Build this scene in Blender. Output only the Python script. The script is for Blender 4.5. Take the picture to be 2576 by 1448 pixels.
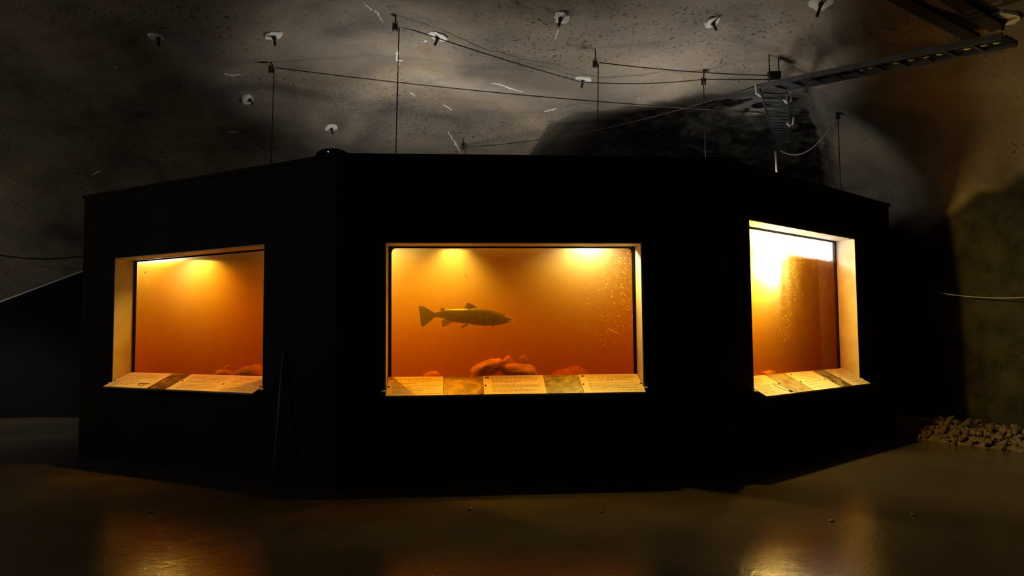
import bpy, bmesh, math, random
from mathutils import Vector, Matrix, Euler, noise
from mathutils.bvhtree import BVHTree

random.seed(7)
scene = bpy.context.scene
for o in list(bpy.data.objects):
    bpy.data.objects.remove(o)
COL = scene.collection
V = Vector

# ------------------------------------------------------------------ camera, world, light, exposure
F = 1860.0                      # focal length in pixels of a 2576 px wide frame
CAM = V((0.0, 0.0, 1.5))
PITCH, ROLL = 3.48, -0.5
CAMROT = Euler((math.radians(90 + PITCH), 0, 0)).to_matrix() @ Matrix.Rotation(math.radians(ROLL), 3, 'Z')
cam_data = bpy.data.cameras.new('camera')
cam_data.sensor_width = 36.0
cam_data.lens = 36.0 * F / 2576.0
cam_data.clip_end = 200
cam = bpy.data.objects.new('camera', cam_data)
cam.matrix_world = Matrix.Translation(CAM) @ CAMROT.to_4x4()
COL.objects.link(cam)
scene.camera = cam

world = bpy.data.worlds.new('cave_world')
scene.world = world
world.use_nodes = True
world.node_tree.nodes['Background'].inputs[0].default_value = (0.0, 0.0, 0.0, 1)

scene.view_settings.view_transform = 'Standard'
scene.view_settings.look = 'None'
scene.view_settings.exposure = 0.0
scene.view_settings.gamma = 1.0
scene.view_settings.use_curve_mapping = False
scene.cycles.volume_bounces = 2
scene.cycles.max_bounces = 5
scene.cycles.transparent_max_bounces = 12


def ray(px, py):
    d = CAMROT @ V(((px - 1288.0) / F, -(py - 724.0) / F, -1.0))
    return d.normalized()


def lamp(name, kind, loc, energy, color=(1, 1, 1), size=0.05, rot=(0, 0, 0), **kw):
    d = bpy.data.lights.new(name, kind)
    d.energy = energy
    d.color = color
    d.shadow_soft_size = size
    for k, v in kw.items():
        setattr(d, k, v)
    o = bpy.data.objects.new(name, d)
    o.location = loc
    o.rotation_euler = rot
    COL.objects.link(o)
    return o


# added unseen spots over the deck behind the rim, shining up on the vault
for wx, wy, tilt in ((-1.2, 9.3, 9), (2.2, 9.6, 9)):
    lamp('vault_fill_spot', 'SPOT', (wx, wy, 3.2), 130, (1.0, 0.93, 0.82), 0.35,
         (math.pi - math.radians(tilt), 0, 0), spot_size=math.radians(126), spot_blend=0.22)
lamp('vault_fill_spot', 'SPOT', (-0.9, 10.0, 3.2), 150, (1.0, 0.93, 0.82), 0.35, V((0.05, 0.9, 0.75)).to_track_quat('-Z', 'Y').to_euler(),
     spot_size=math.radians(112), spot_blend=0.4)  # added to brighten the back of the vault
dq = V((1.9, 2.2, 1.15)).to_track_quat('-Z', 'Y').to_euler()
lamp('vault_fill_spot', 'SPOT', (3.3, 10.2, 3.25), 60, (1.0, 0.93, 0.82), 0.2, dq, spot_size=math.radians(84), spot_blend=1.0)  # added for the pool of light on the right-hand rock
# lamp inferred at the left, split in two, plus added out-of-frame fills
lamp('hall_fill_light', 'SPOT', (-9.6, 11.7, 3.3), 260, (1.0, 0.86, 0.66), 0.1, (0, 0, 0), spot_size=math.radians(118), spot_blend=0.6)
lamp('hall_fill_light', 'POINT', (-11.2, 12.6, 2.7), 17, (1.0, 0.9, 0.75), 0.1)
lamp('passage_fill_light', 'POINT', (4.9, 14.6, 5.5), 14, (1.0, 0.95, 0.85), 0.1)  # added unseen light that lifts the dark passage
lamp('hall_fill_light', 'POINT', (-8.0, 5.2, 3.3), 60, (0.97, 0.97, 0.76), 0.15)  # added fill for the left part of the ceiling
lamp('hall_fill_light', 'POINT', (-2.5, -2.5, 3.6), 14, (1.0, 0.95, 0.75), 0.15)  # added dim fill from behind the camera


# ------------------------------------------------------------------ mesh helpers
def link(name, me, mat=None, parent=None):
    o = bpy.data.objects.new(name, me)
    COL.objects.link(o)
    if mat is not None:
        for m in (mat if isinstance(mat, (list, tuple)) else [mat]):
            me.materials.append(m)
    if parent is not None:
        o.parent = parent
    return o


def obj(name, bm, mat=None, parent=None, smooth=False):
    me = bpy.data.meshes.new(name)
    bmesh.ops.recalc_face_normals(bm, faces=bm.faces)
    bm.to_mesh(me)
    bm.free()
    if smooth:
        for p in me.polygons:
            p.use_smooth = True
    o = link(name, me, mat, parent)
    if parent is not None:                      # geometry is given in world space
        o.matrix_parent_inverse = WM(parent).inverted()
    return o


def WM(o):
    m = o.matrix_basis.copy()
    while o.parent is not None:
        m = o.parent.matrix_basis @ o.matrix_parent_inverse @ m if o.parent.parent is None else m
        o = o.parent
    return m


def tag(o, label=None, cat=None, group=None, kind=None):
    if label: o['label'] = label
    if cat: o['category'] = cat
    if group: o['group'] = group
    if kind: o['kind'] = kind
    return o


def thing(name, loc, label, cat, group=None):
    o = bpy.data.objects.new(name, None)
    o.empty_display_size = 0.1
    o.location = loc
    COL.objects.link(o)
    return tag(o, label, cat, group)


def hexa(bm, p, mi=0):
    """box from 8 corners: 4 of one end in order, then 4 of the other."""
    v = [bm.verts.new(q) for q in p]
    for f in ((0, 1, 2, 3), (7, 6, 5, 4), (0, 4, 5, 1), (1, 5, 6, 2), (2, 6, 7, 3), (3, 7, 4, 0)):
        fc = bm.faces.new([v[i] for i in f])
        fc.material_index = mi
    return v


def tube(bm, pts, r, n=6, caps=True):
    pts = [V(p) for p in pts]
    rings = []
    for i, p in enumerate(pts):
        a = pts[max(i - 1, 0)]
        b = pts[min(i + 1, len(pts) - 1)]
        t = (b - a).normalized()
        up = V((0, 0, 1)) if abs(t.z) < 0.9 else V((1, 0, 0))
        s = t.cross(up).normalized()
        w = s.cross(t)
        rr = r[i] if isinstance(r, (list, tuple)) else r
        rings.append([bm.verts.new(p + (s * math.cos(2 * math.pi * k / n) + w * math.sin(2 * math.pi * k / n)) * rr) for k in range(n)])
    for a, b in zip(rings, rings[1:]):
        for k in range(n):
            bm.faces.new((a[k], a[(k + 1) % n], b[(k + 1) % n], b[k]))
    if caps:
        bm.faces.new(rings[0][::-1])
        bm.faces.new(rings[-1])


def sag(a, b, drop, n=14):
    a, b = V(a), V(b)
    return [a.lerp(b, i / n) - V((0, 0, drop * 4 * (i / n) * (1 - i / n))) for i in range(n + 1)]


# ------------------------------------------------------------------ materials
def newmat(name):
    m = bpy.data.materials.new(name)
    m.use_nodes = True
    nt = m.node_tree
    nt.nodes.clear()
    out = nt.nodes.new('ShaderNodeOutputMaterial')
    return m, nt, out


def N(nt, kind, **kw):
    n = nt.nodes.new(kind)
    for k, v in kw.items():
        if k.startswith('_'):
            setattr(n, k[1:], v)
        else:
            n.inputs[k.replace('__', ' ')].default_value = v
    return n


def pbr(name, color, rough=0.6, metal=0.0, spec=0.5, var=0.0, scale=8.0, bump=0.0, bscale=60.0):
    m, nt, out = newmat(name)
    b = N(nt, 'ShaderNodeBsdfPrincipled', Roughness=rough, Metallic=metal)
    b.inputs['Base Color'].default_value = (*color, 1)
    b.inputs['Specular IOR Level'].default_value = spec
    nt.links.new(b.outputs[0], out.inputs[0])
    g = N(nt, 'ShaderNodeNewGeometry')
    if var > 0:
        n = N(nt, 'ShaderNodeTexNoise', Scale=scale, Detail=5.0)
        nt.links.new(g.outputs['Position'], n.inputs['Vector'])
        r = N(nt, 'ShaderNodeValToRGB')
        r.color_ramp.elements[0].position = 0.3
        r.color_ramp.elements[1].position = 0.7
        r.color_ramp.elements[0].color = (*[c * (1 - var) for c in color], 1)
        r.color_ramp.elements[1].color = (*[min(1, c * (1 + var)) for c in color], 1)
        nt.links.new(n.outputs[0], r.inputs[0])
        nt.links.new(r.outputs[0], b.inputs['Base Color'])
    if bump > 0:
        n2 = N(nt, 'ShaderNodeTexNoise', Scale=bscale, Detail=4.0)
        nt.links.new(g.outputs['Position'], n2.inputs['Vector'])
        bp = N(nt, 'ShaderNodeBump', Strength=bump, Distance=0.01)
        nt.links.new(n2.outputs[0], bp.inputs['Height'])
        nt.links.new(bp.outputs[0], b.inputs['Normal'])
    return m


def rock_material():
    m, nt, out = newmat('sprayed_concrete_rock')
    L = nt.links.new
    g = N(nt, 'ShaderNodeNewGeometry')
    b = N(nt, 'ShaderNodeBsdfPrincipled', Roughness=0.85)
    b.inputs['Specular IOR Level'].default_value = 0.15
    n1 = N(nt, 'ShaderNodeTexNoise', Scale=0.55, Detail=6.0, Roughness=0.55, Distortion=0.6)
    r1 = N(nt, 'ShaderNodeValToRGB')
    e = r1.color_ramp.elements
    e[0].position, e[0].color = 0.30, (0.13, 0.118, 0.11, 1)
    e[1].position, e[1].color = 0.72, (0.36, 0.295, 0.215, 1)
    k = e.new(0.5); k.color = (0.27, 0.235, 0.195, 1)
    # warm rusty stains
    n2 = N(nt, 'ShaderNodeTexNoise', Scale=1.7, Detail=8.0, Roughness=0.65)
    r2 = N(nt, 'ShaderNodeValToRGB')
    r2.color_ramp.elements[0].position = 0.56
    r2.color_ramp.elements[1].position = 0.72
    mx = N(nt, 'ShaderNodeMix', _data_type='RGBA')
    mx.inputs['B'].default_value = (0.22, 0.135, 0.065, 1)
    mt = N(nt, 'ShaderNodeMath', _operation='MULTIPLY')
    mt.inputs[1].default_value = 0.55
    # dark pits
    n3 = N(nt, 'ShaderNodeTexNoise', Scale=19.0, Detail=5.0, Roughness=0.7)
    r3 = N(nt, 'ShaderNodeValToRGB')
    r3.color_ramp.elements[0].position = 0.57
    r3.color_ramp.elements[1].position = 0.63
    n3b = N(nt, 'ShaderNodeTexNoise', Scale=0.5, Detail=2.0)
    r3b = N(nt, 'ShaderNodeValToRGB')
    r3b.color_ramp.elements[0].position = 0.40
    r3b.color_ramp.elements[1].position = 0.62
    mp = N(nt, 'ShaderNodeMath', _operation='MULTIPLY')
    mx2 = N(nt, 'ShaderNodeMix', _data_type='RGBA')
    mx2.inputs['B'].default_value = (0.05, 0.042, 0.035, 1)
    for n in (n1, n2, n3, n3b):
        L(g.outputs['Position'], n.inputs['Vector'])
    L(n1.outputs[0], r1.inputs[0]); L(n2.outputs[0], r2.inputs[0]); L(r2.outputs[0], mt.inputs[0])
    L(mt.outputs[0], mx.inputs['Factor']); L(r1.outputs[0], mx.inputs['A'])
    L(n3.outputs[0], r3.inputs[0]); L(n3b.outputs[0], r3b.inputs[0])
    L(r3.outputs[0], mp.inputs[0]); L(r3b.outputs[0], mp.inputs[1])
    L(mp.outputs[0], mx2.inputs['Factor']); L(mx.outputs['Result'], mx2.inputs['A'])
    # bare bedrock in the passage, plus shade painted low on the right-hand wall
    at = N(nt, 'ShaderNodeAttribute', _attribute_name='bedrock_shade')
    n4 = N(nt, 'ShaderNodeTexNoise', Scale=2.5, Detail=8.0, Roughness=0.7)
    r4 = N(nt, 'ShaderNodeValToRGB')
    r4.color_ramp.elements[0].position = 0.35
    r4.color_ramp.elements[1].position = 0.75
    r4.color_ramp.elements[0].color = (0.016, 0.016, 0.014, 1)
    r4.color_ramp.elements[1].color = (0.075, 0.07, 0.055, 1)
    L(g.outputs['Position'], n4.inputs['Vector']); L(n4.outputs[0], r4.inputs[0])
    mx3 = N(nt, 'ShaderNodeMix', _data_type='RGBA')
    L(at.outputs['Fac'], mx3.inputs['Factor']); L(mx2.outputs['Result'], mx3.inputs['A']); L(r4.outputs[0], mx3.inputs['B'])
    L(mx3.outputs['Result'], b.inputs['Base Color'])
    n5 = N(nt, 'ShaderNodeTexNoise', Scale=9.0, Detail=8.0, Roughness=0.7)
    L(g.outputs['Position'], n5.inputs['Vector'])
    bp = N(nt, 'ShaderNodeBump', Strength=0.55, Distance=0.05)
    L(n5.outputs[0], bp.inputs['Height'])
    L(bp.outputs[0], b.inputs['Normal'])
    L(b.outputs[0], out.inputs[0])
    return m


def floor_material():
    m, nt, out = newmat('damp_asphalt_floor')
    L = nt.links.new
    g = N(nt, 'ShaderNodeNewGeometry')
    b = N(nt, 'ShaderNodeBsdfPrincipled')
    b.inputs['Specular IOR Level'].default_value = 0.36
    n1 = N(nt, 'ShaderNodeTexNoise', Scale=0.7, Detail=6.0, Roughness=0.6)
    r1 = N(nt, 'ShaderNodeValToRGB')
    r1.color_ramp.elements[0].position = 0.35
    r1.color_ramp.elements[1].position = 0.7
    r1.color_ramp.elements[0].color = (0.045, 0.036, 0.027, 1)
    r1.color_ramp.elements[1].color = (0.084, 0.066, 0.047, 1)
    r2 = N(nt, 'ShaderNodeMapRange')
    r2.inputs['From Min'].default_value = 0.3
    r2.inputs['From Max'].default_value = 0.75
    r2.inputs['To Min'].default_value = 0.04
    r2.inputs['To Max'].default_value = 0.10
    n2 = N(nt, 'ShaderNodeTexNoise', Scale=48.0, Detail=5.0, Roughness=0.7)
    n3 = N(nt, 'ShaderNodeTexNoise', Scale=7.0, Detail=5.0, Roughness=0.6)
    ad = N(nt, 'ShaderNodeMath', _operation='MULTIPLY_ADD')
    ad.inputs[1].default_value = 1.6
    for n in (n1, n2, n3):
        L(g.outputs['Position'], n.inputs['Vector'])
    L(n1.outputs[0], r1.inputs[0]); L(r1.outputs[0], b.inputs['Base Color'])
    L(n1.outputs[0], r2.inputs[0]); L(r2.outputs[0], b.inputs['Roughness'])
    L(n3.outputs[0], ad.inputs[0]); L(n2.outputs[0], ad.inputs[2])
    bp = N(nt, 'ShaderNodeBump', Strength=0.25, Distance=0.005)
    L(ad.outputs[0], bp.inputs['Height']); L(bp.outputs[0], b.inputs['Normal'])
    L(b.outputs[0], out.inputs[0])
    return m


def glass_material():
    """clear flat pane: passes light straight, mirrors a little at grazing angles"""
    m, nt, out = newmat('aquarium_glass')
    L = nt.links.new
    t = N(nt, 'ShaderNodeBsdfTransparent')
    t.inputs[0].default_value = (0.96, 0.97, 0.95, 1)
    gl = N(nt, 'ShaderNodeBsdfGlossy', Roughness=0.02)
    fr = N(nt, 'ShaderNodeFresnel', IOR=1.15)
    mx = N(nt, 'ShaderNodeMixShader')
    ge = N(nt, 'ShaderNodeNewGeometry')
    iv = N(nt, 'ShaderNodeMath', _operation='SUBTRACT')       # mirror only at the outer surfaces of the pane
    iv.inputs[0].default_value = 1.0
    ml = N(nt, 'ShaderNodeMath', _operation='MULTIPLY')
    L(ge.outputs['Backfacing'], iv.inputs[1]); L(iv.outputs[0], ml.inputs[0]); L(fr.outputs[0], ml.inputs[1])
    L(ml.outputs[0], mx.inputs[0]); L(t.outputs[0], mx.inputs[1]); L(gl.outputs[0], mx.inputs[2])
    L(mx.outputs[0], out.inputs[0])
    return m


WATER_SCATTER = 0.42
WATER_ABSORB = (0.34, 1.26, 4.8)


def water_material():
    m, nt, out = newmat('murky_amber_water')
    L = nt.links.new
    s = N(nt, 'ShaderNodeVolumeScatter', Density=WATER_SCATTER, Anisotropy=0.25)
    s.inputs['Color'].default_value = (1, 1, 1, 1)
    d = max(WATER_ABSORB)
    a = N(nt, 'ShaderNodeVolumeAbsorption', Density=d)
    a.inputs['Color'].default_value = (*[1 - c / d for c in WATER_ABSORB], 1)
    ad = N(nt, 'ShaderNodeAddShader')
    L(s.outputs[0], ad.inputs[0]); L(a.outputs[0], ad.inputs[1])
    L(ad.outputs[0], out.inputs['Volume'])
    return m


def print_material(name, cols, scale, detail=6.0, distort=1.0, rough=0.45):
    """a photographic print: mottled colours"""
    m, nt, out = newmat(name)
    L = nt.links.new
    g = N(nt, 'ShaderNodeNewGeometry')
    n = N(nt, 'ShaderNodeTexNoise', Scale=scale, Detail=detail, Distortion=distort)
    r = N(nt, 'ShaderNodeValToRGB')
    e = r.color_ramp.elements
    while len(e) < len(cols):
        e.new(0.5)
    for i, c in enumerate(cols):
        e[i].position = 0.3 + 0.4 * i / (len(cols) - 1)
        e[i].color = (*c, 1)
    b = N(nt, 'ShaderNodeBsdfPrincipled', Roughness=rough)
    L(g.outputs['Position'], n.inputs['Vector']); L(n.outputs[0], r.inputs[0])
    L(r.outputs[0], b.inputs['Base Color']); L(b.outputs[0], out.inputs[0])
    return m


def speck_material():
    m, nt, out = newmat('algae_speck')
    L = nt.links.new
    a = N(nt, 'ShaderNodeBsdfDiffuse')
    a.inputs[0].default_value = (0.8, 0.72, 0.5, 1)
    t = N(nt, 'ShaderNodeBsdfTranslucent')
    t.inputs[0].default_value = (0.95, 0.85, 0.6, 1)
    mx = N(nt, 'ShaderNodeMixShader')
    mx.inputs[0].default_value = 0.6
    L(a.outputs[0], mx.inputs[1]); L(t.outputs[0], mx.inputs[2]); L(mx.outputs[0], out.inputs[0])
    return m


def film_material():
    m, nt, out = newmat('white_lime_film')
    L = nt.links.new
    t = N(nt, 'ShaderNodeBsdfTranslucent')
    t.inputs[0].default_value = (0.9, 0.9, 0.88, 1)
    tr = N(nt, 'ShaderNodeBsdfTransparent')
    at = N(nt, 'ShaderNodeAttribute', _attribute_name='coverage')
    ml = N(nt, 'ShaderNodeMath', _operation='MULTIPLY')
    ml.inputs[1].default_value = 0.88
    mx = N(nt, 'ShaderNodeMixShader')
    L(at.outputs['Fac'], ml.inputs[0]); L(ml.outputs[0], mx.inputs[0])
    L(tr.outputs[0], mx.inputs[1]); L(t.outputs[0], mx.inputs[2]); L(mx.outputs[0], out.inputs[0])
    return m


def emit_material(name, color, strength):
    m, nt, out = newmat(name)
    e = N(nt, 'ShaderNodeEmission', Strength=strength)
    e.inputs[0].default_value = (*color, 1)
    nt.links.new(e.outputs[0], out.inputs[0])
    return m


M = dict(
    rock=rock_material(),
    floor=floor_material(),
    glass=glass_material(),
    water=water_material(),
    black=pbr('black_painted_cladding', (0.007, 0.006, 0.0055), 0.75, spec=0.2, var=0.25, scale=3, bump=0.15),
    gasket=pbr('black_sealant', (0.01, 0.009, 0.008), 0.5),
    reveal=pbr('off_white_painted_reveal', (0.55, 0.52, 0.46), 0.6, var=0.12, scale=5, bump=0.1),
    liner=pbr('pale_tank_lining', (0.62, 0.6, 0.55), 0.7, var=0.15, scale=2),
    bed=pbr('tank_gravel_bed', (0.30, 0.24, 0.18), 0.9, var=0.4, scale=20, bump=0.5),
    stone=pbr('tank_boulder_stone', (0.42, 0.30, 0.20), 0.85, var=0.35, scale=9, bump=0.4, bscale=35),
    paper=pbr('off_white_board', (0.80, 0.76, 0.66), 0.5, var=0.04, scale=14),
    board=pbr('board_backing', (0.35, 0.32, 0.27), 0.6),
    ink=pbr('brown_black_ink', (0.24, 0.20, 0.13), 0.6),
    inkdark=pbr('black_ink', (0.05, 0.04, 0.03), 0.6),
    red=pbr('red_flag_print', (0.5, 0.03, 0.02), 0.5),
    blue=pbr('blue_flag_print', (0.05, 0.05, 0.12), 0.5),
    screw=pbr('black_screw_head', (0.015, 0.012, 0.01), 0.4, 0.3),
    bracket=pbr('pale_bracket', (0.6, 0.58, 0.55), 0.4),
    galv=pbr('galvanised_steel', (0.22, 0.24, 0.27), 0.42, 0.75, var=0.2, scale=12),
    plate=pbr('pale_bolt_plate', (0.78, 0.77, 0.74), 0.5, 0.0, var=0.12, scale=30),
    bolt=pbr('dark_steel_bolt', (0.05, 0.045, 0.04), 0.5, 0.6),
    pulley=pbr('rusty_dark_pulley', (0.035, 0.022, 0.016), 0.55, 0.3),
    rope=pbr('dark_rope', (0.02, 0.017, 0.014), 0.8),
    cable=pbr('pale_cable', (0.30, 0.29, 0.28), 0.6),
    blackcable=pbr('black_cable', (0.012, 0.012, 0.012), 0.6),
    calcite=pbr('white_lime_streak', (0.85, 0.84, 0.82), 0.8, var=0.15, scale=60),
    trim=pbr('bright_edge_trim', (0.75, 0.77, 0.8), 0.3, 0.4),
    darkpanel=pbr('dark_blue_black_panel', (0.005, 0.005, 0.009), 0.85, spec=0.1),
    pole=pbr('dull_green_grey_pole', (0.10, 0.105, 0.095), 0.5),
    band=pbr('dark_ceiling_band', (0.015, 0.015, 0.018), 0.7),
    lampcase=pbr('white_lamp_case', (0.7, 0.7, 0.68), 0.4),
    gravel=pbr('dull_brown_gravel', (0.10, 0.072, 0.042), 0.9, var=0.4, scale=7),
    speck=speck_material(),
    film=film_material(),
    fishskin=None,
    fin=pbr('dark_fin', (0.12, 0.085, 0.04), 0.6, var=0.3, scale=40),
    palefin=pbr('pale_fin_edge', (0.62, 0.48, 0.30), 0.6, var=0.2, scale=40),
    dot=emit_material('indicator_light', (0.9, 0.95, 1.0), 1.2),
)

# ------------------------------------------------------------------ cave: floor, ceiling and walls
WALL_PLAN = [(9.5, -3.5), (9.6, 2.0), (8.6, 6.0), (7.3, 9.0), (6.6, 11.2), (6.9, 13.0), (4.5, 14.9), (0, 15.6),
             (-5, 15.8), (-9.5, 16.2), (-12.5, 14.5), (-13.2, 9.0), (-12.0, 2.0), (-9.5, -4.0), (0.0, -6.0)]
CEN = V((0.0, 6.0))


def plan_radius(th):
    d = V((math.cos(th), math.sin(th)))
    best = None
    n = len(WALL_PLAN)
    for i in range(n):
        a = V(WALL_PLAN[i]) - CEN
        b = V(WALL_PLAN[(i + 1) % n]) - CEN
        e = b - a
        den = d.x * e.y - d.y * e.x
        if abs(den) < 1e-9:
            continue
        t = (a.x * e.y - a.y * e.x) / den
        s = (a.x * d.y - a.y * d.x) / den
        if t > 0 and -1e-6 <= s <= 1 + 1e-6:
            best = t if best is None else min(best, t)
    return best


NTH, NR = 840, 190
RAD = [plan_radius(2 * math.pi * i / NTH) for i in range(NTH)]
for _ in range(9):
    RAD = [(RAD[i - 1] + 2 * RAD[i] + RAD[(i + 1) % NTH]) / 4 for i in range(NTH)]
ROOF = 5.15


def inside(poly, x, y):
    c = False
    n = len(poly)
    j = n - 1
    for i in range(n):
        if (poly[i][1] > y) != (poly[j][1] > y) and x < (poly[j][0] - poly[i][0]) * (y - poly[i][1]) / (poly[j][1] - poly[i][1]) + poly[i][0]:
            c = not c
        j = i
    return c


def edge_dist(poly, x, y):
    best = 1e9
    for i in range(len(poly)):
        ax, ay = poly[i]
        bx, by = poly[(i + 1) % len(poly)]
        ex, ey = bx - ax, by - ay
        t = max(0, min(1, ((x - ax) * ex + (y - ay) * ey) / (ex * ex + ey * ey)))
        best = min(best, math.hypot(x - ax - t * ex, y - ay - t * ey))
    return best


# side passage opening in the vault behind the tank, as bearing (deg right of straight ahead) and rise (deg) from the survey point
PASSAGE = [(1, 8), (1.75, 13.7), (3.4, 16.1), (6, 16.6), (10.7, 17.1), (14, 17.3), (18.2, 17.4), (21, 17.6), (22.7, 16.8), (23.4, 15.1), (23.8, 13.2), (24.3, 10), (24.5, 8)]


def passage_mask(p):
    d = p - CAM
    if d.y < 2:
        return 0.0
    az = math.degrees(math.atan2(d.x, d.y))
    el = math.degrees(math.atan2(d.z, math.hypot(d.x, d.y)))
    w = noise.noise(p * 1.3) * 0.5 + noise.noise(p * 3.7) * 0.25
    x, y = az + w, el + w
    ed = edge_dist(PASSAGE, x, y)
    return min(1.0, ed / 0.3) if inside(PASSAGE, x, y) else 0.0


verts, dark_mask = [], []
for i in range(NTH):
    th = 2 * math.pi * i / NTH
    c, s = math.cos(th), math.sin(th)
    R = RAD[i]
    for j in range(NR + 1):
        # dense at the shoulder: arc parameter along the profile
        a = j / NR * math.pi / 2
        t = math.sin(a) ** 0.62
        z = ROOF * math.cos(a) ** 0.55 if j < NR else 0.0
        x, y = CEN.x + c * R * t, CEN.y + s * R * t
        p = V((x, y, z))
        outw = V((c * t, s * t, 0.25 + (1 - t))).normalized()
        q = p * 0.33
        h = noise.noise(q) * 0.34 + noise.noise(p * 0.9 + V((7, 3, 1))) * 0.15 + noise.noise(p * 2.6) * 0.04 + noise.noise(p * 7.0) * 0.012
        if z < 0.6:
            h *= z / 0.6
        p = p + outw * h
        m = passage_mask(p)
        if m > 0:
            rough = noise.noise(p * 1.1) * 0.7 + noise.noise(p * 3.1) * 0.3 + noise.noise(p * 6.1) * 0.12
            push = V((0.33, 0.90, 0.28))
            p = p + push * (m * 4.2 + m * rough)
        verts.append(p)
        # shade painted low on the right-hand wall, countering window light that reaches it
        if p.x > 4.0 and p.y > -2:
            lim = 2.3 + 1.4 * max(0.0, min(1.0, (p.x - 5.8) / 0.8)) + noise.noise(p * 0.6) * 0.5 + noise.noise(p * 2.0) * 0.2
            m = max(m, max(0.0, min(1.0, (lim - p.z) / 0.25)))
        dark_mask.append(m)


def vid(i, j):
    return (i % NTH) * (NR + 1) + j


JC = int(NR * 0.66)
pieces = {'ceiling': [], 'wall_right': [], 'wall_back': [], 'wall_left': [], 'wall_front': []}
for i in range(NTH):
    deg = 360.0 * (i + 0.5) / NTH
    side = 'wall_right' if (deg < 48 or deg >= 305) else 'wall_back' if deg < 132 else 'wall_left' if deg < 235 else 'wall_front'
    for j in range(NR):
        f = (vid(i, j), vid(i, j + 1), vid(i + 1, j + 1), vid(i + 1, j))
        if j == 0:
            f = (vid(i, 0), vid(i, 1), vid(i + 1, 1))
        pieces['ceiling' if j < JC else side].append(f)
# one pole vertex
for i in range(1, NTH):
    verts[vid(i, 0)] = verts[0]

tris = []
for fl in pieces.values():
    tris += fl
BVH = BVHTree.FromPolygons(verts, tris)
vn = [V((0, 0, 0)) for _ in verts]
for f in tris:
    a, b, c = verts[f[0]], verts[f[1]], verts[f[2]]
    n = (b - a).cross(c - a)
    for k in f:
        vn[k] += n
for k, n in enumerate(vn):
    if n.length > 0:
        n.normalize()
    if n.dot(V((0, 6, 1.5)) - verts[k]) < 0:
        n.negate()
ROCK = {}
for name, fl in pieces.items():
    ids = sorted({k for f in fl for k in f})
    remap = {k: n for n, k in enumerate(ids)}
    me = bpy.data.meshes.new(name)
    me.from_pydata([verts[k] for k in ids], [], [[remap[k] for k in f][::-1] for f in fl])
    me.polygons.foreach_set('use_smooth', [True] * len(me.polygons))
    att = me.attributes.new('bedrock_shade', 'FLOAT', 'POINT')
    att.data.foreach_set('value', [dark_mask[k] for k in ids])
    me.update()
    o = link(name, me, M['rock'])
    tag(o, kind='structure')
    ROCK[name] = o
    me.normals_split_custom_set_from_vertices([vn[k] for k in ids])
ROCK['ceiling']['label'] = 'sprayed concrete cave ceiling, beige grey with dark pits'
ROCK['wall_back']['label'] = 'dark rough rock wall behind the tank'


def hit(px, py, k=1.0):
    loc, nor, idx, dist = BVH.ray_cast(CAM, ray(px, py))
    if nor.dot(ray(px, py)) > 0:
        nor = -nor
    return CAM + ray(px, py) * dist * k, nor


# floor, slightly uneven
bm = bmesh.new()
GX, GY = 150, 150
grid = []
for a in range(GX + 1):
    row = []
    for b in range(GY + 1):
        x = -13.4 + 23.4 * a / GX
        y = -6.0 + 22.4 * b / GY
        z = noise.noise(V((x * 0.5, y * 0.5, 3))) * 0.012 + noise.noise(V((x * 2.1, y * 2.1, 9))) * 0.003
        row.append(bm.verts.new((x, y, z)))
    grid.append(row)
for a in range(GX):
    for b in range(GY):
        bm.faces.new((grid[a][b], grid[a + 1][b], grid[a + 1][b + 1], grid[a][b + 1]))
flo = obj('floor', bm, M['floor'], smooth=True)
tag(flo, 'damp dark asphalt floor reflecting the amber windows', kind='structure')

# ------------------------------------------------------------------ the aquarium tank
TOPZ = 3.27
RIM = [V((-5.485, 9.42)), V((-1.75, 7.3)), V((2.19, 7.62)), V((5.44, 10.58)), V((4.6, 12.9)), V((-4.4, 12.7))]
THICK = 0.30
NP = len(RIM)


def offset_ring(d):
    out = []
    for i in range(NP):
        a, b, c = RIM[i - 1], RIM[i], RIM[(i + 1) % NP]
        e1, e2 = (b - a).normalized(), (c - b).normalized()
        n1, n2 = V((-e1.y, e1.x)), V((-e2.y, e2.x))     # inward (ring runs left to right along the front)
        k = d / (1 + n1.dot(n2))
        out.append(b + (n1 + n2) * k)
    return out


INNER = offset_ring(THICK)


class Face:
    def __init__(self, i):
        self.i = i
        self.a, self.b = RIM[i], RIM[(i + 1) % NP]
        self.dir = (self.b - self.a).normalized()
        self.n = V((self.dir.y, -self.dir.x))           # outward
        self.len = (self.b - self.a).length

    def p(self, u, z, d=0.0):
        q = self.a + self.dir * u - self.n * d
        return V((q.x, q.y, z))

    def un(self, px, py, d=0.0):
        """pixel -> (u, z) on the plane lying d behind the face"""
        r = ray(px, py)
        o = self.a - self.n * d
        n3 = V((self.n.x, self.n.y, 0))
        t = (V((o.x, o.y, 0)) - V((CAM.x, CAM.y, 0))).dot(n3) / r.dot(n3)
        w = CAM + r * t
        return (V((w.x, w.y)) - self.a).dot(self.dir), w.z


FACES = [Face(i) for i in range(NP)]
tank = thing('aquarium_tank', (0, 10.2, 0), 'large black many-sided walk-up aquarium tank with three lit windows', 'aquarium')


def mean(*v):
    return sum(v) / len(v)


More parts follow.
